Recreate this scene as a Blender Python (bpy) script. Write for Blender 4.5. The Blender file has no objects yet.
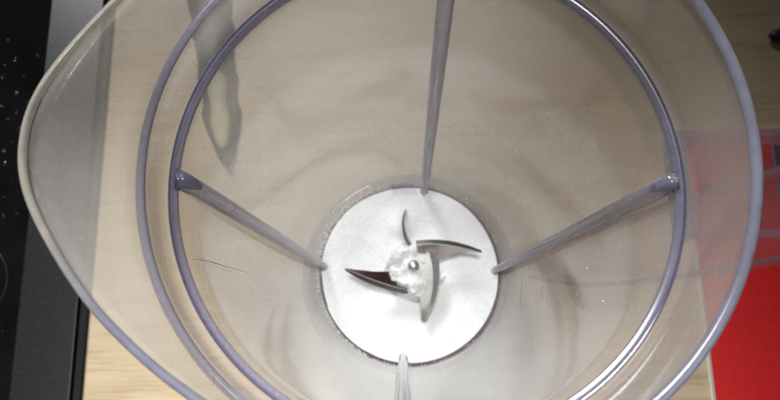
import bpy, bmesh, math, random
from mathutils import Vector, Matrix, noise

random.seed(7)
scene = bpy.context.scene
R = math.radians
COL = scene.collection

# ---------------------------------------------------------------- camera, world, lights, exposure
F_PX, CAM_H = 650.0, 0.328
CAM_X, CAM_Y, TILT, ROLL, PY = -0.0097, -0.0476, 0.216, -0.0151, 237.6
v_right = Vector((math.cos(ROLL), math.sin(ROLL), 0))
v_fwd = Vector((-math.sin(ROLL), math.cos(ROLL), 0))
v_dir = Vector((0, 0, -1)) * math.cos(TILT) + v_fwd * math.sin(TILT)
v_up = Vector((0, 0, 1)) * math.sin(TILT) + v_fwd * math.cos(TILT)
cam_pos = Vector((CAM_X, CAM_Y, CAM_H))
cd = bpy.data.cameras.new('camera')
cam = bpy.data.objects.new('camera', cd)
COL.objects.link(cam)
m = Matrix((v_right, v_up, -v_dir)).transposed().to_4x4()
m.translation = cam_pos
cam.matrix_world = m
cd.sensor_fit = 'HORIZONTAL'
cd.sensor_width = 36.0
cd.lens = 36.0 * F_PX / 780.0
cd.shift_y = (PY - 200.0) / 780.0
cd.clip_start = 0.005
cd.clip_end = 20
cd.dof.use_dof = True
cd.dof.focus_distance = 0.185
cd.dof.aperture_fstop = 20
scene.camera = cam


def un(x, y, z):
    """photo pixel (780 x 400) -> the point of the horizontal plane at height z it shows"""
    v = v_dir + v_right * ((x - 390.0) / F_PX) - v_up * ((y - PY) / F_PX)
    return cam_pos + v * ((z - CAM_H) / v.z)


world = bpy.data.worlds.new('World')
scene.world = world
world.use_nodes = True
bg = world.node_tree.nodes['Background']
bg.inputs[0].default_value = (1.0, 0.93, 0.86, 1)
bg.inputs[1].default_value = 0.028


def area_light(name, loc, aim, sx, sy, power, color, spread=180):
    ld = bpy.data.lights.new(name, 'AREA')
    ld.shape = 'RECTANGLE'
    ld.size, ld.size_y = sx, sy
    ld.energy, ld.color = power, color
    ld.spread = R(spread)
    o = bpy.data.objects.new(name, ld)
    COL.objects.link(o)
    o.location = loc
    o.rotation_euler = (Vector(aim) - Vector(loc)).to_track_quat('-Z', 'Y').to_euler()
    return o


area_light('window_light', (-0.54, 0.90, 0.92), (-0.13, -0.34, 0.0), 0.52, 0.46, 1.75, (0.95, 0.98, 1.0), 31)
area_light('added_fill_light', (-0.06, -0.02, 1.25), (-0.03, -0.15, 0.0), 0.26, 0.26, 0.33, (1.0, 0.99, 0.97), 23)  # added fill from overhead to brighten the sugar, not a known lamp

scene.view_settings.view_transform = 'Standard'
scene.view_settings.look = 'None'
scene.view_settings.gamma = 1.0
scene.view_settings.exposure = 0.18
scene.render.engine = 'CYCLES'
scene.cycles.use_denoising = True
scene.cycles.max_bounces = 14
scene.cycles.transparent_max_bounces = 32
scene.cycles.transmission_bounces = 10
scene.cycles.caustics_refractive = True
scene.cycles.caustics_reflective = False

# ---------------------------------------------------------------- helpers


def mk(name, bm, mat, parent=None, smooth=False):
    bmesh.ops.recalc_face_normals(bm, faces=bm.faces)
    me = bpy.data.meshes.new(name)
    bm.to_mesh(me)
    bm.free()
    if smooth:
        for p in me.polygons:
            p.use_smooth = True
    me.materials.append(mat)
    o = bpy.data.objects.new(name, me)
    COL.objects.link(o)
    if parent:
        o.parent = parent
    return o


def thing(name, label, cat, loc=(0, 0, 0), group=None):
    o = bpy.data.objects.new(name, None)
    o.empty_display_size = 0.02
    COL.objects.link(o)
    o.location = loc
    return tag(o, label, cat, group)


def tag(o, label, cat, group=None, kind=None):
    o['label'] = label
    o['category'] = cat
    if group:
        o['group'] = group
    if kind:
        o['kind'] = kind
    return o


def box(bm, x0, x1, y0, y1, z0, z1, bev=0.0, seg=2):
    g = bmesh.ops.create_cube(bm, size=1.0)
    vs = g['verts']
    for v in vs:
        v.co = Vector((x0 + (v.co.x + .5) * (x1 - x0), y0 + (v.co.y + .5) * (y1 - y0), z0 + (v.co.z + .5) * (z1 - z0)))
    if bev > 0:
        es = list({e for v in vs for e in v.link_edges})
        bmesh.ops.bevel(bm, geom=es, offset=bev, segments=seg, affect='EDGES', profile=.5)


def tube(bm, pts, rad, n=10, closed=False, flat=1.0, cap=True, upv=Vector((0, 0, 1))):
    """sweep an ellipse (rad across, rad*flat along upv) along pts; rad may be a list"""
    rings = []
    N = len(pts)
    for i, p in enumerate(pts):
        a = pts[(i - 1) % N] if closed or i > 0 else pts[0]
        b = pts[(i + 1) % N] if closed or i < N - 1 else pts[-1]
        t = (b - a).normalized()
        s = t.cross(upv)
        if s.length < 1e-6:
            s = Vector((1, 0, 0))
        s.normalize()
        u = s.cross(t).normalized()
        r = rad[i] if isinstance(rad, (list, tuple)) else rad
        rings.append([bm.verts.new(p + s * (math.cos(2 * math.pi * k / n) * r) + u * (math.sin(2 * math.pi * k / n) * r * flat)) for k in range(n)])
    for i in range(N if closed else N - 1):
        A, B = rings[i], rings[(i + 1) % N]
        for k in range(n):
            bm.faces.new((A[k], A[(k + 1) % n], B[(k + 1) % n], B[k]))
    if not closed and cap:
        bm.faces.new(rings[0][::-1])
        bm.faces.new(rings[-1])


def lerp(a, b, t):
    return a + (b - a) * t


def interp(x, tab):
    if x <= tab[0][0]:
        return tab[0][1]
    for (x0, y0), (x1, y1) in zip(tab, tab[1:]):
        if x <= x1:
            return lerp(y0, y1, (x - x0) / (x1 - x0))
    return tab[-1][1]


# ---------------------------------------------------------------- materials
class NT:
    def __init__(s, name):
        s.mat = bpy.data.materials.new(name)
        s.mat.use_nodes = True
        s.t = s.mat.node_tree
        s.t.nodes.clear()
        s.out = s.t.nodes.new('ShaderNodeOutputMaterial')

    def n(s, kind, **kw):
        nd = s.t.nodes.new('ShaderNode' + kind)
        for k, v in kw.items():
            if k in nd.inputs:
                s.set(nd.inputs[k], v)
            else:
                setattr(nd, k, v)
        return nd

    def set(s, sock, v):
        if hasattr(v, 'is_linked') or isinstance(v, bpy.types.NodeSocket):
            s.t.links.new(v, sock)
        else:
            if sock.type == 'RGBA' and len(v) == 3:
                v = (*v, 1)
            sock.default_value = v

    def math(s, op, a, b=0.0, clamp=False):
        nd = s.t.nodes.new('ShaderNodeMath')
        nd.operation = op
        nd.use_clamp = clamp
        s.set(nd.inputs[0], a)
        s.set(nd.inputs[1], b)
        return nd.outputs[0]

    def mixs(s, f, a, b):
        nd = s.t.nodes.new('ShaderNodeMixShader')
        s.set(nd.inputs[0], f)
        s.t.links.new(a, nd.inputs[1])
        s.t.links.new(b, nd.inputs[2])
        return nd.outputs[0]

    def ramp(s, f, stops):
        nd = s.t.nodes.new('ShaderNodeValToRGB')
        s.set(nd.inputs[0], f)
        el = nd.color_ramp.elements
        while len(el) > 1:
            el.remove(el[-1])
        el[0].position, el[0].color = stops[0][0], (*stops[0][1], 1)
        for p, c in stops[1:]:
            e = el.new(p)
            e.color = (*c, 1)
        return nd.outputs[0]

    def coords(s, scale=(1, 1, 1), rot=(0, 0, 0), loc=(0, 0, 0)):
        tc = s.t.nodes.new('ShaderNodeTexCoord')
        mp = s.t.nodes.new('ShaderNodeMapping')
        s.t.links.new(tc.outputs['Object'], mp.inputs[0])
        mp.inputs['Scale'].default_value = scale
        mp.inputs['Rotation'].default_value = rot
        mp.inputs['Location'].default_value = loc
        return mp.outputs[0]

    def noise(s, vec, scale, detail=4, rough=.55, dist=0.0):
        nd = s.t.nodes.new('ShaderNodeTexNoise')
        s.t.links.new(vec, nd.inputs['Vector'])
        nd.inputs['Scale'].default_value = scale
        nd.inputs['Detail'].default_value = detail
        nd.inputs['Roughness'].default_value = rough
        nd.inputs['Distortion'].default_value = dist
        return nd.outputs[0]

    def bump(s, h, strength, dist=.001):
        nd = s.t.nodes.new('ShaderNodeBump')
        s.set(nd.inputs['Height'], h)
        nd.inputs['Strength'].default_value = strength
        nd.inputs['Distance'].default_value = dist
        return nd.outputs[0]

    def surf(s, sh):
        s.t.links.new(sh, s.out.inputs[0])
        return s.mat


def principled(name, col, rough=.5, metal=0.0, spec=.5, noise_amt=0.0, noise_scale=200, bump=0.0):
    q = NT(name)
    p = q.n('BsdfPrincipled')
    p.inputs['Metallic'].default_value = metal
    p.inputs['Specular IOR Level'].default_value = spec
    c = q.coords()
    nz = q.noise(c, noise_scale, 5)
    lo = tuple(max(0, x * (1 - noise_amt)) for x in col)
    hi = tuple(min(1, x * (1 + noise_amt)) for x in col)
    q.set(p.inputs['Base Color'], q.ramp(nz, [(.3, lo), (.7, hi)]))
    q.set(p.inputs['Roughness'], q.math('MULTIPLY_ADD', nz, .12) if False else rough)
    if bump:
        q.set(p.inputs['Normal'], q.bump(nz, bump, .0004))
    return q.surf(p.outputs[0])


def schlick(q, f0=.04):
    lw = q.n('LayerWeight')
    lw.inputs['Blend'].default_value = .5
    p5 = q.math('POWER', lw.outputs['Facing'], 5.0)
    return q.math('MULTIPLY_ADD', p5, 1 - f0) if False else q.math('ADD', q.math('MULTIPLY', p5, 1 - f0), f0)


def scratch_mask(q, amount=.5):
    """fine criss-cross scuffs of a much used plastic jug"""
    outs = None
    for rot, sc in (((.3, .2, .5), (1, 42, 42)), ((1.2, .4, -.6), (42, 1, 42)), ((.2, 1.0, 1.9), (42, 42, 1))):
        c = q.coords(scale=sc, rot=rot)
        nz = q.noise(c, 27, 2, .6, .9)
        k = q.ramp(nz, [(.63, (0, 0, 0)), (.74, (1, 1, 1))])
        outs = k if outs is None else q.math('MAXIMUM', outs, k)
    return q.math('MULTIPLY', outs, amount)


def clear_plastic(name, haze=.10, tint=(.975, .975, .985), hazecol=(.72, .70, .67), gloss_r=.09, scr=.10, f0=.04, soft=.3):
    """one surface of a hazy scuffed clear wall: passes light straight on, scatters some, reflects by Fresnel"""
    q = NT(name)
    tr = q.n('BsdfTransparent', Color=tint)
    di = q.n('BsdfDiffuse', Color=hazecol)
    tl = q.n('BsdfTranslucent', Color=hazecol)
    hz = q.mixs(.5, di.outputs[0], tl.outputs[0])
    big = q.noise(q.coords(), 28, 3)
    bigm = q.ramp(big, [(.3, (.75,) * 3), (.7, (1.25,) * 3)])
    hf = q.math('MULTIPLY', bigm, haze)
    hf = q.math('ADD', hf, scratch_mask(q, scr), True)
    rf = q.n('BsdfRefraction', Color=tint, IOR=1.12)
    rf.inputs['Roughness'].default_value = .32
    body = q.mixs(hf, q.mixs(soft, tr.outputs[0], rf.outputs[0]), hz)
    gl = q.n('BsdfGlossy', Color=(1, 1, 1))
    gl.inputs['Roughness'].default_value = gloss_r
    q.set(gl.inputs['Normal'], q.bump(q.noise(q.coords(), 35, 2), .07, .002))
    return q.surf(q.mixs(schlick(q, f0), body, gl.outputs[0]))


def edge_plastic(name, glass=(.70, .70, .90), body=(.36, .36, .52), k=.5, rough=.12, thru=.25, f0=.05, gr=.12, lit_lip=None):
    """thick bluish edge of the clear plastic; worn = (glass, body) of the spout lip, its lit cream look painted in"""
    q = NT(name)
    if lit_lip:
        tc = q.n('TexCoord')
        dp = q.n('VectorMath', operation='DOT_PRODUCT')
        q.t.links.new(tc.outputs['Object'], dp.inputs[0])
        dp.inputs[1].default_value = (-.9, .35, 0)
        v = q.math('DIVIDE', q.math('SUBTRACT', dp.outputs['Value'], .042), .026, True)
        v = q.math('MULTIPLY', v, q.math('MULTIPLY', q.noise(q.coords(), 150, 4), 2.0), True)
        glass = q.ramp(v, [(0, glass), (1, lit_lip[0])])
        body = q.ramp(v, [(0, body), (1, lit_lip[1])])
    g = q.n('BsdfRefraction', Color=glass, IOR=1.2)
    g.inputs['Roughness'].default_value = rough
    t0 = q.n('BsdfTransparent', Color=glass)
    gt = q.mixs(thru, g.outputs[0], t0.outputs[0])
    di = q.n('BsdfDiffuse', Color=body)
    tl = q.n('BsdfTranslucent', Color=body)
    nz = q.noise(q.coords(), 45, 6, .7)
    kk = q.ramp(nz, [(.3, (k * .55,) * 3), (.7, (min(1, k * 1.45),) * 3)])
    b = q.mixs(kk, gt, q.mixs(.5, di.outputs[0], tl.outputs[0]))
    gl = q.n('BsdfGlossy', Color=(1, 1, 1))
    gl.inputs['Roughness'].default_value = gr
    return q.surf(q.mixs(schlick(q, f0), b, gl.outputs[0]))


def wood_mat():
    q = NT('oak_laminate')
    p = q.n('BsdfPrincipled')
    c = q.coords(scale=(1, 9, 1))
    warp = q.noise(q.coords(scale=(1, 3, 1)), 9, 3)
    n1 = q.noise(c, 17, 8, .62, .9)
    n2 = q.noise(q.coords(scale=(1, 22, 1)), 34, 5, .6, .4)
    n3 = q.noise(q.coords(scale=(1, 14, 1)), 130, 3, .6)
    mixv = q.math('ADD', q.math('MULTIPLY', n1, .42), q.math('MULTIPLY', n2, .38))
    mixv = q.math('ADD', mixv, q.math('MULTIPLY', n3, .16))
    mixv = q.math('ADD', mixv, q.math('MULTIPLY', warp, .08))
    col = q.ramp(mixv, [(.36, (.36, .250, .142)), (.46, (.445, .333, .205)), (.53, (.50, .390, .253)), (.64, (.54, .438, .303))])
    q.set(p.inputs['Base Color'], col)
    q.set(p.inputs['Roughness'], q.math('ADD', q.math('MULTIPLY', n3, .2), .38))
    q.set(p.inputs['Normal'], q.bump(mixv, .25, .0006))
    p.inputs['Specular IOR Level'].default_value = .3
    return q.surf(p.outputs[0])


def sugar_mat(name='sugar_grains', base=(.93, .95, .955)):
    q = NT(name)
    p = q.n('BsdfPrincipled')
    vo = q.t.nodes.new('ShaderNodeTexVoronoi')
    q.t.links.new(q.coords(), vo.inputs['Vector'])
    vo.inputs['Scale'].default_value = 1500
    nz = q.noise(q.coords(), 260, 4)
    gr = q.noise(q.coords(), 1300, 2)
    q.set(p.inputs['Base Color'], q.ramp(gr, [(.34, tuple(x * .88 for x in base)), (.60, base)]))
    p.inputs['Roughness'].default_value = .9
    p.inputs['Specular IOR Level'].default_value = .12
    h = q.math('ADD', vo.outputs['Distance'], q.math('MULTIPLY', nz, .15))
    q.set(p.inputs['Normal'], q.bump(h, .40, .0004))
    return q.surf(p.outputs[0])


def steel_mat(name, col, rough):
    q = NT(name)
    p = q.n('BsdfPrincipled', Metallic=1.0)
    nz = q.noise(q.coords(scale=(1, 12, 1), rot=(0, 0, .4)), 160, 4)
    q.set(p.inputs['Base Color'], q.ramp(nz, [(.3, tuple(x * .86 for x in col)), (.7, col)]))
    q.set(p.inputs['Roughness'], q.math('ADD', q.math('MULTIPLY', nz, .15), rough))
    q.set(p.inputs['Normal'], q.bump(nz, .1, .0003))
    return q.surf(p.outputs[0])


def water_mat():
    q = NT('water')
    g = q.n('BsdfGlass', Color=(1, 1, 1), IOR=1.33)
    g.inputs['Roughness'].default_value = 0.02
    return q.surf(g.outputs[0])


def hob_frame_mat():
    q = NT('dark_brushed_frame')
    p = q.n('BsdfPrincipled')
    nz = q.noise(q.coords(), 900, 3)
    q.set(p.inputs['Base Color'], q.ramp(nz, [(.3, (.008, .0085, .009)), (.7, (.016, .017, .018))]))
    p.inputs['Specular IOR Level'].default_value = 1.0
    q.set(p.inputs['Roughness'], q.math('ADD', q.math('MULTIPLY', nz, .1), .24))
    q.set(p.inputs['Normal'], q.bump(nz, .12, .0002))
    return q.surf(p.outputs[0])


M = {
    'wood': wood_mat(),
    'wall': clear_plastic('hazy_clear_plastic', .235, tint=(.985, .98, .98), hazecol=(.86, .825, .785), scr=.085, soft=.10),
    'spoutwall': None,
    'handle': clear_plastic('handle_plastic', .02, tint=(.96, .94, .95), hazecol=(.62, .58, .58), scr=.05, soft=.06),
    'flange': clear_plastic('flange_plastic', .22, tint=(.70, .66, .73), hazecol=(.40, .38, .46), scr=.02, soft=.10),
    'clear_edge': edge_plastic('clear_ledge_plastic', (.78, .77, .90), (.40, .39, .50), .42, .08, .5, f0=.10, gr=.18),
    'base': clear_plastic('base_plastic', .10, tint=(.90, .88, .88), hazecol=(.58, .55, .52), scr=.03),
    'rim': edge_plastic('rim_edge_plastic', (.82, .82, .93), (.46, .48, .60), .5, lit_lip=((.93, .92, .88), (.66, .63, .55))),  # cream of the lit spout side painted into the colour by position
    'edge': edge_plastic('ledge_edge_plastic', (.66, .64, .84), (.26, .24, .38), .5),
    'rib': edge_plastic('rib_plastic', (.90, .89, .95), (.52, .51, .60), .38, .1, .7),
    'rib_line': edge_plastic('rib_edge_plastic', (.93, .93, .96), (.66, .66, .71), .5, .1, .6),
    'soft_edge': edge_plastic('spout_fold_plastic', (.78, .78, .93), (.40, .40, .52), .42),
    'gasket': principled('purple_gasket', (.16, .10, .15), .4, noise_amt=.3),
    'sugar': sugar_mat(),
    'steel': steel_mat('blade_steel', (.48, .42, .41), .24),
    'steel_edge': steel_mat('ground_steel_edge', (.72, .72, .71), .35),
    'steel_dark': steel_mat('bevel_steel', (.30, .30, .30), .25),
    'steel_maroon': steel_mat('dark_mirror_blade_steel', (.20, .12, .125), .22),  # dark surroundings mirrored in the left blade, painted into its colour
    'steel_light': steel_mat('lit_blade_steel', (.62, .61, .58), .32),  # paler copy of the blade steel, brighter reflection put into its colour
    'hobglass': principled('black_hob_glass', (.006, .006, .007), .07, spec=.5, noise_amt=.4, noise_scale=40),
    'hobframe': hob_frame_mat(),
    'flange_black': principled('black_seal', (.008, .008, .009), .7, spec=.2, noise_amt=.3),
    'hobline': principled('hob_zone_print', (.012, .012, .013), .3),
    'water': water_mat(),
    'red': principled('red_card', (.60, .014, .016), .45, spec=.35, noise_amt=.10, noise_scale=500, bump=.05),
    'navy': principled('navy_card', (.018, .022, .085), .45, noise_amt=.15),
    'lilac': principled('lilac_print', (.20, .15, .26), .5, noise_amt=.15),
    'paper': principled('white_paper', (.78, .77, .74), .8, noise_amt=.06, noise_scale=900),
    'olive': principled('dark_olive_streak', (.034, .040, .034), .5, noise_amt=.7, noise_scale=110),  # dark part of the added reflection streak
    'yellow': principled('pale_yellow_streak', (.36, .35, .20), .5, noise_amt=.25, noise_scale=60),  # pale part of the added reflection streak
    'pen': principled('dark_purple_plastic', (.012, .006, .02), .35, noise_amt=.2),
    'stain': None,
    'crack': principled('dark_scratch', (.42, .37, .33), .6, noise_amt=.3),
}


def stain_mat():
    q = NT('brown_smear')
    t = q.n('BsdfTransparent', Color=(1, 1, 1))
    d = q.n('BsdfDiffuse', Color=(.20, .13, .11))
    nz = q.noise(q.coords(), 160, 4)
    at = q.n('Attribute', attribute_name='fade')
    return q.surf(q.mixs(q.math('MULTIPLY', q.math('MULTIPLY', nz, .75), at.outputs['Fac'], True), t.outputs[0], d.outputs[0]))


M['stain'] = stain_mat()

# ---------------------------------------------------------------- setting: worktop
bm = bmesh.new()
box(bm, -1.1, 1.1, -.9, .9, -.03, 0.0)
o = mk('worktop', bm, M['wood'])
tag(o, 'pale oak laminate worktop with fine horizontal grain', 'worktop', kind='structure')

# ---------------------------------------------------------------- hob
hob = thing('hob', 'black glass hob with wide dark frame set in the oak worktop', 'hob', (-.165, 0, 0))
HX = -.165


def hobpart(name, bm, mat, parent, smooth=False):
    bmesh.ops.translate(bm, verts=bm.verts, vec=(-HX, 0, 0))
    return mk(name, bm, mat, parent, smooth)


bm = bmesh.new()
box(bm, -.75, -.1945, -.40, .40, .0005, .0030)
hobpart('glass_plate', bm, M['hobglass'], hob)
for nm, a in (('frame_bar', (-.1940, HX, -.43, .43)),):
    bm = bmesh.new()
    box(bm, a[0], a[1], a[2], a[3],   .0002, .0046, .0005, 2)
    hobpart(nm, bm, M['hobframe'], hob)
bm = bmesh.new()
box(bm, HX + .0002, HX + .0045, -.43, .43, .0002, .0022, .0007, 2)
hobpart('frame_flange', bm, M['flange_black'], hob)
for y0, y1 in ((.4005, .43), (-.43, -.4005)):
    bm = bmesh.new()
    box(bm, -.75, -.1945, y0, y1, .0002, .0046, .0012, 3)
    hobpart('frame_bar', bm, M['hobframe'], hob)
bm = bmesh.new()
c = un(-34, 282, .0031)
tube(bm, [c + Vector((math.cos(t) * .0205, math.sin(t) * .0205, 0.0)) for t in [2 * math.pi * i / 72 for i in range(72)]], .0005, 6, True, .3)
hobpart('zone_ring', bm, M['hobline'], hob)

# water drops on the hob glass
spots = [(3, 77, 3.6), (16, 60, 3), (17, 92, 3.2), (38, 55, 2.6), (5, 64, 2), (28, 102, 2), (8, 118, 3), (20, 128, 2.2), (4, 150, 3.4),
         (17, 113, 2.6), (5, 163, 3), (21, 150, 1.8), (12, 180, 2.4), (4, 196, 2), (16, 214, 3), (3, 216, 2.8), (22, 190, 1.6),
         (8, 233, 2), (14, 246, 1.8), (3, 330, 2.2), (8, 40, 1.8), (24, 75, 1.6), (12, 142, 1.7), (2, 106, 2.0), (26, 168, 1.5)]
drop_me = []
for k in range(4):
    bm = bmesh.new()
    bmesh.ops.create_uvsphere(bm, u_segments=14, v_segments=10, radius=1.0)
    for v in bm.verts:
        f = 1 + .14 * noise.noise(v.co * 1.1 + Vector((k * 7, 0, 0)))
        v.co = Vector((v.co.x * f, v.co.y * (f if k % 2 else .85 * f), max(v.co.z, -.12) * .40))
    me = bpy.data.meshes.new('water_drop')
    bm.to_mesh(me)
    bm.free()
    for p in me.polygons:
        p.use_smooth = True
    me.materials.append(M['water'])
    drop_me.append(me)
for i, (x, y, s) in enumerate(spots):
    o = bpy.data.objects.new('water_drop', drop_me[i % 4])
    COL.objects.link(o)
    r = s * .00050 * .56
    p = un(x, y, .003)
    o.location = (p.x, p.y, .00302 + .12 * .40 * r)
    o.scale = (r, r, r)
    o.rotation_euler = (0, 0, i * 1.7)
    tag(o, 'small clear water drop lying on the black hob glass', 'water drop', 'water drops on the hob glass')

# ---------------------------------------------------------------- red booklet
bx0, by1 = .1475, .0785
book = thing('booklet', 'thin bright red booklet with white page edges under the jug handle', 'booklet', (bx0, by1, 0))


def bpart(name, a, mat, bev=0):
    bm = bmesh.new()
    box(bm, a[0] - bx0, a[1] - bx0, a[2] - by1, a[3] - by1, a[4], a[5], bev)
    return mk(name, bm, mat, book)


bpart('pages', (bx0 + .0004, .36, -.22, by1 - .0006, .0008, .0042), M['paper'])
bpart('back_cover', (bx0, .362, -.222, by1, .0001, .0007), M['paper'])
bpart('front_cover', (bx0 + .0002, .362, -.222, by1, .0043, .0050), M['red'])
bpart('navy_panel', (.1935, .300, .0400, by1 - .0010, .00505, .0053), M['navy'])
bpart('panel_border', (.1918, .1933, .0400, by1 - .0010, .00505, .0053), M['lilac'])

# ---------------------------------------------------------------- dark pen at the back
bm = bmesh.new()
p0 = un(769, 36, .0035)
tube(bm, [p0 + Vector((d, d * .05, 0)) for d in (0, .001, .003, .006, .03, .031, .10)], [.0006, .0016, .0028, .0034, .0035, .0037, .0035], 14)
for v in bm.verts:
    v.co -= Vector((p0.x, p0.y, 0))
o = mk('pen', bm, M['pen'], None, True)
o.location = (p0.x, p0.y, 0)
tag(o, 'dark purple pen end lying on the shaded oak worktop beyond the booklet', 'pen')

# ---------------------------------------------------------------- added shape standing in for a streak reflected in the hazy wall
ut = thing('reflection_streak', 'tapered dark olive and yellow shape added on the worktop for a streak reflected in the jug wall', 'reflection_streak', un(224, 165, 0))
L0 = un(228, 168, 0)
L1 = un(203, -60, 0)


def leaf(scale_w, z0, z1, s0, s1, wmul):
    bm = bmesh.new()
    ax = (L1 - L0)
    sd = Vector((-ax.y, ax.x, 0)).normalized()
    top, bot = [], []
    n = 22
    prof = []
    for i in range(n + 1):
        t = lerp(s0, s1, i / n)
        w = scale_w * (1 + .26 * noise.noise(Vector((t * 12, scale_w * 900, 0)))) * (math.sin(min(1, i / n * 3.2) * math.pi / 2) ** .45) * (1 + .25 * t)
        if s1 < 1 and i > n * .8:
            w *= math.cos((i / n - .8) / .2 * math.pi / 2 * .96)
        prof.append((t, max(w, .0004)))
    rows = []
    for t, w in prof:
        c = L0 + ax * t
        row = []
        for k in range(7):
            u = -1 + 2 * k / 6
            row.append(c + sd * (u * w) + Vector((0, 0, lerp(z0, z1, math.sqrt(max(0, 1 - u * u * .92))))))
        rows.append(row)
    vs = [[bm.verts.new(p - Vector(ut.location)) for p in r] for r in rows]
    vb = [[bm.verts.new(Vector((p.x, p.y, z0)) - Vector(ut.location)) for p in (r[0], r[-1])] for r in rows]
    for i in range(n):
        for k in range(6):
            bm.faces.new((vs[i][k], vs[i][k + 1], vs[i + 1][k + 1], vs[i + 1][k]))
        bm.faces.new((vb[i][0], vs[i][0], vs[i + 1][0], vb[i + 1][0]))
        bm.faces.new((vs[i][6], vb[i][1], vb[i + 1][1], vs[i + 1][6]))
        bm.faces.new((vb[i][1], vb[i][0], vb[i + 1][0], vb[i + 1][1]))
    return bm


mk('handle', leaf(.0092, .0003, .006, 0, 1, 1), M['olive'], ut, True)  # dark body of the added streak, no real handle
mk('streak_core', leaf(.0050, .0055, .0078, .06, .40, 1), M['yellow'], ut, True)  # pale middle of the same added streak

# ---------------------------------------------------------------- the blender jug
jug = thing('blender_jug', 'hazy clear plastic blender jug with wide spout, seen into from above', 'blender jug')
Z_S, Z_L, Z_F, Z_R = .034, .1759, .188, .201
SPOUT = R(178.5)
SP = [(0, .0842), (5.5, .0836), (9.5, .0819), (13, .0801), (19, .0773), (25, .0751), (34, .0717), (42, .0694), (50, .0676), (60, .0662), (75, .0656), (180, .0655)]


def r_rim(th):
    d = math.degrees(abs((th - SPOUT + math.pi) % (2 * math.pi) - math.pi))
    acc = 0
    for k in range(-4, 5):
        acc += interp(abs(d + k * 1.0), SP)
    return acc / 9


def r_fold(th):
    d = math.degrees(abs((th - SPOUT + math.pi) % (2 * math.pi) - math.pi))
    return interp(d, [(0, .0645), (50, .0649), (180, .0652)])


NTH = 180
THS = [2 * math.pi * i / NTH for i in range(NTH)]
TW = .0019


def wall_profile(th):
    """(r, z) of the inner face from the foot to the lip"""
    pts = [(.0405, .020), (.0405, .0285), (.0412, .036)]
    for k in range(1, 13):
        t = k / 12
        pts.append((lerp(.0412, .0608, t) + .0008 * math.sin(math.pi * t), lerp(.036, .1735, t)))
    pts += [(.0622, .1752), (.0634, .1759), (.0642, .1766), (.0645, .180)]
    rf, rr = r_fold(th), r_rim(th)
    pts += [(lerp(.0645, rf, .6), .1845), (rf, Z_F)]
    for k in range(1, 6):
        t = k / 5
        pts.append((lerp(rf, rr, t ** .85), lerp(Z_F, Z_R - .0009, t)))
    return pts


bm = bmesh.new()
gi, go = [], []
for th in THS:
    pr = wall_profile(th)
    cs, sn = math.cos(th), math.sin(th)
    ri, ro = [], []
    for j, (r, z) in enumerate(pr):
        a = pr[max(0, j - 1)]
        b = pr[min(len(pr) - 1, j + 1)]
        dr, dz = b[0] - a[0], b[1] - a[1]
        L = math.hypot(dr, dz)
        nr, nz = dz / L, -dr / L
        ri.append(bm.verts.new((r * cs, r * sn, z)))
        r2, z2 = r + nr * TW, z + nz * TW
        ro.append(bm.verts.new((r2 * cs, r2 * sn, z2)))
    gi.append(ri)
    go.append(ro)
for i in range(NTH):
    i2 = (i + 1) % NTH
    for j in range(len(gi[0]) - 1):
        bm.faces.new((gi[i][j], gi[i][j + 1], gi[i2][j + 1], gi[i2][j]))
        bm.faces.new((go[i][j + 1], go[i][j], go[i2][j], go[i2][j + 1]))
    bm.faces.new((gi[i][0], gi[i2][0], go[i2][0], go[i][0]))
    bm.faces.new((gi[i][-1], go[i][-1], go[i2][-1], gi[i2][-1]))
mk('wall', bm, M['wall'], jug, True)

# lip bead following the spout
bm = bmesh.new()
NR = 360


def lip_run(d0, d1, n):
    pts, rad = [], []
    for i in range(n + 1):
        d = lerp(d0, d1, i / n)
        t = SPOUT + R(d)
        rr = r_rim(t) + .0008
        pts.append(Vector((rr * math.cos(t), rr * math.sin(t), Z_R)))
        rad.append(interp(abs(d if d <= 180 else 360 - d), [(0, .00086), (60, .0010), (110, .00122), (180, .00122)]))
    return pts, rad


p, rd = lip_run(0, 359, 359)
tube(bm, p, rd, 10, True)
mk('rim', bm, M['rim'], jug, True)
# ledge ring the ribs end on
bm = bmesh.new()


def lathe(bm, prof, n=240):
    rings = [[bm.verts.new((r * math.cos(2 * math.pi * i / n), r * math.sin(2 * math.pi * i / n), z)) for r, z in prof] for i in range(n)]
    for i in range(n):
        A, B = rings[i], rings[(i + 1) % n]
        for j in range(len(prof)):
            k = (j + 1) % len(prof)
            bm.faces.new((A[j], A[k], B[k], B[j]))


lathe(bm, [(.0610, .1740), (.0608, .1748), (.0610, .1755), (.0618, .1761), (.0623, .1762), (.0623, .1742)])
ring_o = mk('ledge_ring', bm, M['clear_edge'], jug, True)
ring_o.data.set_sharp_from_angle(angle=R(28))
bm = bmesh.new()
lathe(bm, [(.0624, .1744), (.0624, .1762), (.0627, .1764), (.0630, .1762), (.0630, .1744)])
mk('ledge_lip', bm, M['edge'], jug, True).data.set_sharp_from_angle(angle=R(28))
# fold where the spout leaves the collar
bm = bmesh.new()
fp, fr = [], []
for i in range(121):
    d = lerp(-88, 88, i / 120)
    t = SPOUT + R(d)
    fp.append(Vector(((r_fold(t) + .0009) * math.cos(t), (r_fold(t) + .0009) * math.sin(t), Z_F - .0006)))
    fr.append(.0011 * min(1, (88 - abs(d)) / 30 + .1))
tube(bm, fp, fr, 10, False, .7)
mk('spout_fold', bm, M['soft_edge'], jug, True)

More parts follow.
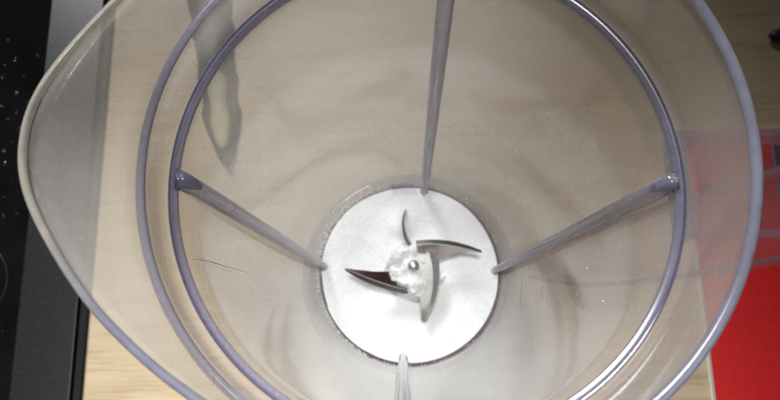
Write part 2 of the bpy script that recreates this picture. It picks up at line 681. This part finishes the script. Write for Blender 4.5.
# four ribs: flat fins on the inner wall from the sugar to the ledge ring
RIB = [(un(325, 267, Z_S), Vector((-.0606, .0014, Z_L))), (un(494, 271, Z_S), Vector((.0610, -.0010, Z_L))),
       (un(424, 193, Z_S), Vector((.0078, .0602, Z_L))), (un(403, 356, Z_S), Vector((-.0068, -.0603, Z_L)))]
for a, b in RIB:
    bm = bmesh.new()
    d = (b - a)
    rad = Vector((a.x + b.x, a.y + b.y, 0)).normalized()
    tang = Vector((-rad.y, rad.x, 0))
    inn = d.cross(tang).normalized()
    if inn.dot(rad) > 0:
        inn = -inn
    rows = []
    n = 14
    for i in range(n + 1):
        t = lerp(-.05, 1.0, i / n)
        c = a + d * t
        hw = lerp(.0011, .0017, t)
        dep = lerp(.0016, .0026, t)
        out = .0012
        prof = [(-hw * 1.25, -out), (-hw * 1.1, dep * .35), (-hw * .8, dep * .85), (-hw * .45, dep), (hw * .45, dep), (hw * .8, dep * .85), (hw * 1.1, dep * .35), (hw * 1.25, -out)]
        rows.append([bm.verts.new(c + tang * u + inn * w) for u, w in prof])
    for i in range(n):
        for k in range(8):
            bm.faces.new((rows[i][k], rows[i][(k + 1) % 8], rows[i + 1][(k + 1) % 8], rows[i + 1][k]))
    bm.faces.new(rows[0])
    bm.faces.new(rows[-1][::-1])
    rib = mk('rib', bm, M['rib'], jug, True)
    for sgn in (-1, 1):
        bm = bmesh.new()
        tube(bm, [a + d * t + tang * (sgn * lerp(.0010, .0017, t) * 1.3) + inn * .0004 for t in (.0, .25, .5, .75, .96)], [.0004, .00045, .0005, .0005, .0003], 8)
        mk('rib_edge', bm, M['rib_line'], rib, True)
    # little web where the rib meets the ring
    bm = bmesh.new()
    for sx in (0,):
        up_ = Vector((0, 0, 1))
        base = [b + rad * .0012 + tang * (.0032 * u) + up_ * .0001 for u in (-1, 1)]
        mid = [b - rad * .0012 + tang * (.0017 * u) + up_ * .0002 for u in (-1, 1)]
        tip = [b + inn * .0027 - d.normalized() * .0055 + tang * (.0010 * u) for u in (-1, 1)]
        up3 = [bm.verts.new(p) for p in (base[0], mid[0], tip[0], tip[1], mid[1], base[1])]
        dn3 = [bm.verts.new(p - up_ * .0030) for p in (base[0], mid[0], tip[0], tip[1], mid[1], base[1])]
        bm.faces.new(up3)
        bm.faces.new(dn3[::-1])
        for k in range(6):
            bm.faces.new((up3[k], dn3[k], dn3[(k + 1) % 6], up3[(k + 1) % 6]))
    bmesh.ops.bevel(bm, geom=list(bm.edges), offset=.0004, segments=2, affect='EDGES')
    mk('rib_head', bm, M['edge'], rib, True)

# foot of the jug and its seal
bm = bmesh.new()
prof = [(.0440, .0000), (.0500, .0000), (.0505, .0010), (.0505, .0240), (.0490, .0285), (.0440, .0300)]
ring = []
for th in THS:
    ring.append([bm.verts.new((r * math.cos(th), r * math.sin(th), z)) for r, z in prof])
for i in range(NTH):
    for j in range(len(prof)):
        A, B = ring[i], ring[(i + 1) % NTH]
        k = (j + 1) % len(prof)
        bm.faces.new((A[j], A[k], B[k], B[j]))
mk('foot', bm, M['base'], jug, True)
bm = bmesh.new()
tube(bm, [Vector((.0406 * math.cos(t) + .0004, .0406 * math.sin(t), .0345)) for t in THS], .0004, 8, True, 1.5)
mk('seal_ring', bm, M['gasket'], jug, True)
# locking tab beside the far rib
ta, tb = un(391, 188, .036), un(434, 188, .036)
for s0, s1 in ((0, .52), (.78, 1.0)):
    bm = bmesh.new()
    a0 = math.atan2(ta.y, ta.x)
    a1 = math.atan2(tb.y, tb.x)
    pts = [Vector((.0418 * math.cos(lerp(a0, a1, lerp(s0, s1, i / 8))), .0418 * math.sin(lerp(a0, a1, lerp(s0, s1, i / 8))), .0368)) for i in range(9)]
    tube(bm, pts, .0013, 8, False, 1.0)
    mk('locking_tab', bm, M['rib'], jug, True)

# handle: a strap that leaves the collar, turns down and comes back to the foot
hd_path = [(.0668, .1640), (.0780, .1650), (.0920, .1652), (.1060, .1640), (.1170, .1600), (.1225, .1520), (.1210, .1400), (.1130, .1180), (.1010, .0920), (.0880, .0700), (.0740, .0540), (.0600, .0465), (.0520, .0450)]
HY0, HY1 = -.0135, .0160
bm = bmesh.new()


def strap(bm, y0, y1, t_in, t_out):
    rows = []
    for j, (x, z) in enumerate(hd_path):
        a = hd_path[max(0, j - 1)]
        b = hd_path[min(len(hd_path) - 1, j + 1)]
        dx, dz = b[0] - a[0], b[1] - a[1]
        L = math.hypot(dx, dz)
        nx, nz = -dz / L, dx / L
        tw = interp(x, [(.052, .35), (.075, .8), (.10, 1.0)]) if z < .12 else 1.0
        rows.append([bm.verts.new((x + nx * h * tw, y * tw, z + nz * h * tw)) for y, h in ((y0, t_in), (y1, t_in), (y1, t_out), (y0, t_out))])
    for i in range(len(rows) - 1):
        for k in range(4):
            bm.faces.new((rows[i][k], rows[i][(k + 1) % 4], rows[i + 1][(k + 1) % 4], rows[i + 1][k]))
    bm.faces.new(rows[0])
    bm.faces.new(rows[-1][::-1])


strap(bm, HY0 + .0021, HY1 - .0021, -.0012, .0008)
hd = mk('handle', bm, M['handle'], jug)
for y0, y1 in ((HY0, HY0 + .0020), (HY1 - .0020, HY1)):
    bm = bmesh.new()
    strap(bm, y0, y1, -.0060, .0010)
    mk('handle_flange', bm, M['flange'], hd)
bm = bmesh.new()
box(bm, .0672, .0692, HY0, HY1, .1560, .1662, .0005, 2)
mk('handle_root', bm, M['edge'], hd)

# marks on the wall: a hair-thin crack and a brown smear


def on_wall(x, y):
    """point of the inner cone seen at a photo pixel"""
    lo, hi = .036, .174
    for _ in range(40):
        mid = (lo + hi) / 2
        p = un(x, y, mid)
        rw = lerp(.0412, .0608, (mid - .036) / .1375) - .0004
        if math.hypot(p.x, p.y) > rw:
            lo = mid
        else:
            hi = mid
    return un(x, y, (lo + hi) / 2)


bm = bmesh.new()
tube(bm, [on_wall(x, y) for x, y in ((188, 259), (200, 259.5), (212, 262), (224, 266), (236, 269), (247, 273))], [.00005, .00009, .00011, .00009, .00007, .00004], 6)
mk('hairline_crack', bm, M['crack'], jug, True)
for pts, w, amt in ((((559, 262), (565, 274), (572, 287), (579, 299), (585, 309)), (.0012, .0030, .0036, .0028, .0010), 1.0),
                    (((543, 260), (543, 275), (542, 290), (541, 306)), (.0008, .0012, .0012, .0006), .6),
                    (((522, 266), (522, 280), (521, 296), (521, 314)), (.0010, .0018, .0016, .0006), .6),
                    (((612, 372), (606, 380), (600, 386), (594, 392)), (.0012, .0034, .0034, .0012), .7)):
    bm = bmesh.new()
    lay = bm.loops.layers.float_color.new('fade')
    n, mcol = 16, 8
    grid = []
    for i in range(n + 1):
        f = i / n * (len(pts) - 1)
        k = min(int(f), len(pts) - 2)
        x, y = lerp(pts[k][0], pts[k + 1][0], f - k), lerp(pts[k][1], pts[k + 1][1], f - k)
        ww = lerp(w[k], w[k + 1], f - k)
        c = on_wall(x, y)
        tg = Vector((-c.y, c.x, 0)).normalized()
        row = []
        for q_ in range(mcol + 1):
            u = -1 + 2 * q_ / mcol
            v = c + tg * (u * ww)
            v *= 1.0
            rr_ = math.hypot(c.x, c.y) / math.hypot(v.x, v.y)
            row.append((bm.verts.new((v.x * rr_, v.y * rr_, v.z)), amt * (1 - u * u) * math.sin(math.pi * i / n)))
        grid.append(row)
    for i in range(n):
        for k in range(mcol):
            cs_ = (grid[i][k], grid[i][k + 1], grid[i + 1][k + 1], grid[i + 1][k])
            fc = bm.faces.new([c_[0] for c_ in cs_])
            for lp, c_ in zip(fc.loops, cs_):
                lp[lay] = (c_[1], c_[1], c_[1], 1)
    mk('smear', bm, M['stain'], jug, True)

# ---------------------------------------------------------------- blades
unit = bpy.data.objects.new('blade_unit', None)
COL.objects.link(unit)
unit.parent = jug
bm = bmesh.new()
bmesh.ops.create_cone(bm, cap_ends=True, segments=64, radius1=.0398, radius2=.0395, depth=.008, matrix=Matrix.Translation((0, 0, .0245)))
mk('blade_base', bm, M['base'], unit)
bm = bmesh.new()
hc = un(413.5, 266, .0475)
bmesh.ops.create_cone(bm, cap_ends=True, segments=32, radius1=.0062, radius2=.0050, depth=.012, matrix=Matrix.Translation((hc.x, hc.y, .0365)))
mk('hub', bm, M['steel'], unit)
bm = bmesh.new()
bmesh.ops.create_uvsphere(bm, u_segments=24, v_segments=16, radius=.0026)
for v in bm.verts:
    v.co = Vector((v.co.x + hc.x, v.co.y + hc.y, v.co.z * .9 + .0476))
mk('hub_nut', bm, M['steel_edge'], unit, True)


def blade(edge, mid, back, face_mat, thick=.0010, line=.00022, bevel_mat='steel_dark'):
    """three runs of (photo x, photo y, height) from hub to tip: outer edge, bevel line, back of the face"""
    n = 20

    def samp(poly, t):
        f = t * (len(poly) - 1)
        i = min(int(f), len(poly) - 2)
        g = lambda k: Vector(poly[max(0, min(len(poly) - 1, k))])
        u = f - i
        p0, p1, p2, p3 = g(i - 1), g(i), g(i + 1), g(i + 2)
        q = .5 * ((2 * p1) + (p2 - p0) * u + (2 * p0 - 5 * p1 + 4 * p2 - p3) * u * u + (3 * p1 - p0 - 3 * p2 + p3) * u ** 3)
        return un(q.x, q.y, q.z + .003)

    def slab(A, B, th):
        bm = bmesh.new()
        rows = []
        for i in range(n + 1):
            a, b = A[i], B[i]
            nr = (A[min(n, i + 1)] - A[max(0, i - 1)]).cross(b - a)
            nr = nr.normalized() if nr.length > 1e-10 else Vector((0, 0, 1))
            if nr.z < 0:
                nr = -nr
            t2 = th * (1 - .7 * (i / n) ** 2)
            rows.append([bm.verts.new(p) for p in (a, b, b - nr * t2, a - nr * t2)])
        for i in range(n):
            for k in range(4):
                bm.faces.new((rows[i][k], rows[i][(k + 1) % 4], rows[i + 1][(k + 1) % 4], rows[i + 1][k]))
        bm.faces.new(rows[0])
        bm.faces.new(rows[-1][::-1])
        return bm
    E_, M_, B_ = ([samp(p, i / n) for i in range(n + 1)] for p in (edge, mid, back))
    o = mk('blade', slab(M_, B_, thick), face_mat, unit)
    mk('bevel', slab([e + (m_ - e) * -.02 for e, m_ in zip(E_, M_)], [m_ - (m_ - e) * .02 for e, m_ in zip(E_, M_)], thick), M[bevel_mat], o)
    bm = bmesh.new()
    tube(bm, [p + Vector((0, 0, .00012)) for p in M_], [line * (1 - .4 * i / n) for i in range(n + 1)], 6, False)
    mk('ground_edge', bm, M['steel_edge'], o, True)
    return o


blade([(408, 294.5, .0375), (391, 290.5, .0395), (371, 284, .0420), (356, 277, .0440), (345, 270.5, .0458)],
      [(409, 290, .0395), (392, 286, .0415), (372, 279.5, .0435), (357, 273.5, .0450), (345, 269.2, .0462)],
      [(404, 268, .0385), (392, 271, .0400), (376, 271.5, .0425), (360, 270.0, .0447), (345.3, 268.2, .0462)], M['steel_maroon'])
blade([(416, 240.5, .0455), (432, 239.5, .0453), (450, 241, .0447), (467, 245, .0438), (482, 250.5, .0425)],
      [(416.5, 245, .0462), (432, 244, .0460), (450, 245.6, .0453), (467, 249, .0442), (481.5, 252.4, .0427)],
      [(418, 266, .0385), (434, 261, .0378), (448, 256, .0385), (462, 251.6, .041), (481, 253, .0425)], M['steel'])
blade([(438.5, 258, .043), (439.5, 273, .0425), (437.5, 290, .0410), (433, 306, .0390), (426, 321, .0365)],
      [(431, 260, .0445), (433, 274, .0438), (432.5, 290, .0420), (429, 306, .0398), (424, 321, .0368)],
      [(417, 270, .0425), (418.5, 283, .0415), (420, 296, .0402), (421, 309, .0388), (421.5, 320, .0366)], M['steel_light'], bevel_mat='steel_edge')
blade([(413, 249, .0385), (407, 240, .0374), (403.5, 229, .0366), (403.2, 219, .0358), (405.5, 209, .0344)],
      [(414.5, 248.5, .0380), (408.3, 239.6, .0368), (405, 229, .0360), (404.4, 219, .0352), (406, 209, .0338)],
      [(415.5, 247.5, .0325), (409.6, 239, .0305), (406.5, 229, .0295), (405.5, 219, .0290), (406.5, 210, .0288)], M['steel'], .0010, .00016)

# ---------------------------------------------------------------- sugar
RS = .0403


def sugar_h(x, y):
    r = math.hypot(x, y)
    h = Z_S + .0012 * noise.noise(Vector((x * 55, y * 55, 1.3))) + .0003 * noise.noise(Vector((x * 170, y * 170, 4.1)))
    h += .00010 * noise.noise(Vector((x * 800, y * 800, 2.1))) + .00014 * noise.noise(Vector((x * 2100, y * 2100, 7.1)))
    h += .0030 * (r / RS) ** 2 - .0016
    # mound on and round the hub
    dx, dy = x - (hc.x + .0002), y - (hc.y + .0002)
    q = math.hypot(dx, dy) + .0042 * noise.noise(Vector((x * 140, y * 140, 9))) + .0012 * noise.noise(Vector((x * 420, y * 420, 5)))
    if q < .0136:
        k = min(1, (.0136 - q) / .0046)
        h = max(h, lerp(h, .0466 + .0024 * noise.noise(Vector((x * 230, y * 230, 3))), k * k * (3 - 2 * k)))
    # ridge left of the far blade, hollow below the left blade
    for (px, py, rad, amp) in ridge:
        g = math.hypot(x - px, y - py) / rad
        if g < 3:
            h += 1.7 * amp * math.exp(-g * g)
    return h


ridge = []
for px, py, rad, amp in ((398, 228, .006, .0030), (395, 250, .007, .0022), (372, 292, .009, -.0026), (440, 275, .008, -.0016), (430, 300, .006, -.0012),
                         (352, 230, .012, .0012), (455, 325, .012, .0010), (428, 228, .008, -.0010)):
    p = un(px, py, Z_S)
    ridge.append((p.x, p.y, rad, amp))

verts, faces = [], []
NRAD, NANG = 150, 300
verts.append((0, 0, sugar_h(0, 0)))
for i in range(1, NRAD + 1):
    for k in range(NANG):
        t = 2 * math.pi * k / NANG
        rr = RS * i / NRAD
        x, y = rr * math.cos(t), rr * math.sin(t)
        verts.append((x, y, sugar_h(x, y)))
for k in range(NANG):
    faces.append((0, 1 + k, 1 + (k + 1) % NANG))
for i in range(NRAD - 1):
    a, b = 1 + i * NANG, 1 + (i + 1) * NANG
    for k in range(NANG):
        k2 = (k + 1) % NANG
        faces.append((a + k, b + k, b + k2, a + k2))
# side skirt
base0 = len(verts)
a = 1 + (NRAD - 1) * NANG
for k in range(NANG):
    t = 2 * math.pi * k / NANG
    verts.append((RS * math.cos(t), RS * math.sin(t), .0290))
for k in range(NANG):
    k2 = (k + 1) % NANG
    faces.append((a + k, base0 + k, base0 + k2, a + k2))
# loose crystals


def crystal(p, s):
    q = Matrix.Rotation(random.random() * 6.3, 3, Vector((random.gauss(0, 1), random.gauss(0, 1), random.gauss(0, 1))).normalized())
    b0 = len(verts)
    for dx, dy, dz in ((-1, -1, -1), (1, -1, -1), (1, 1, -1), (-1, 1, -1), (-1, -1, 1), (1, -1, 1), (1, 1, 1), (-1, 1, 1)):
        verts.append(tuple(Vector(p) + q @ Vector((dx * s, dy * s * .8, dz * s * .9))))
    for f in ((3, 2, 1, 0), (4, 5, 6, 7), (0, 1, 5, 4), (1, 2, 6, 5), (2, 3, 7, 6), (3, 0, 4, 7)):
        faces.append(tuple(b0 + i for i in f))


for _ in range(6000):
    r = RS * math.sqrt(random.random()) * .995
    t = random.random() * 2 * math.pi
    x, y = r * math.cos(t), r * math.sin(t)
    crystal((x, y, sugar_h(x, y) + .00005), random.uniform(.00008, .00018))
for _ in range(1100):
    r = .0135 * math.sqrt(random.random())
    t = random.random() * 2 * math.pi
    x, y = hc.x + r * math.cos(t), hc.y + r * math.sin(t)
    if math.hypot(x - hc.x, y - hc.y) < .0024:
        continue
    crystal((x, y, sugar_h(x, y) + .0001), random.uniform(.00014, .00034))
# dust clinging to the wall above the heap
for _ in range(700):
    t = random.gauss(R(186), R(32)) if random.random() < .9 else random.uniform(0, 6.28)
    z = .0362 + abs(random.gauss(0, .0035))
    rw = lerp(.0412, .0608, (z - .036) / .1375) - .0001
    crystal((rw * math.cos(t), rw * math.sin(t), z), random.uniform(.00008, .0002))
for x, y in ((587, 268), (603, 301), (544, 304)):
    crystal(on_wall(x, y), .00016)
me = bpy.data.meshes.new('sugar')
me.from_pydata(verts, [], faces)
me.materials.append(M['sugar'])
for i, p in enumerate(me.polygons):
    p.use_smooth = i < NANG * (NRAD + 1)
o = bpy.data.objects.new('sugar', me)
COL.objects.link(o)
tag(o, 'white granulated sugar covering the bottom of the jug around the blades', 'sugar', kind='stuff')
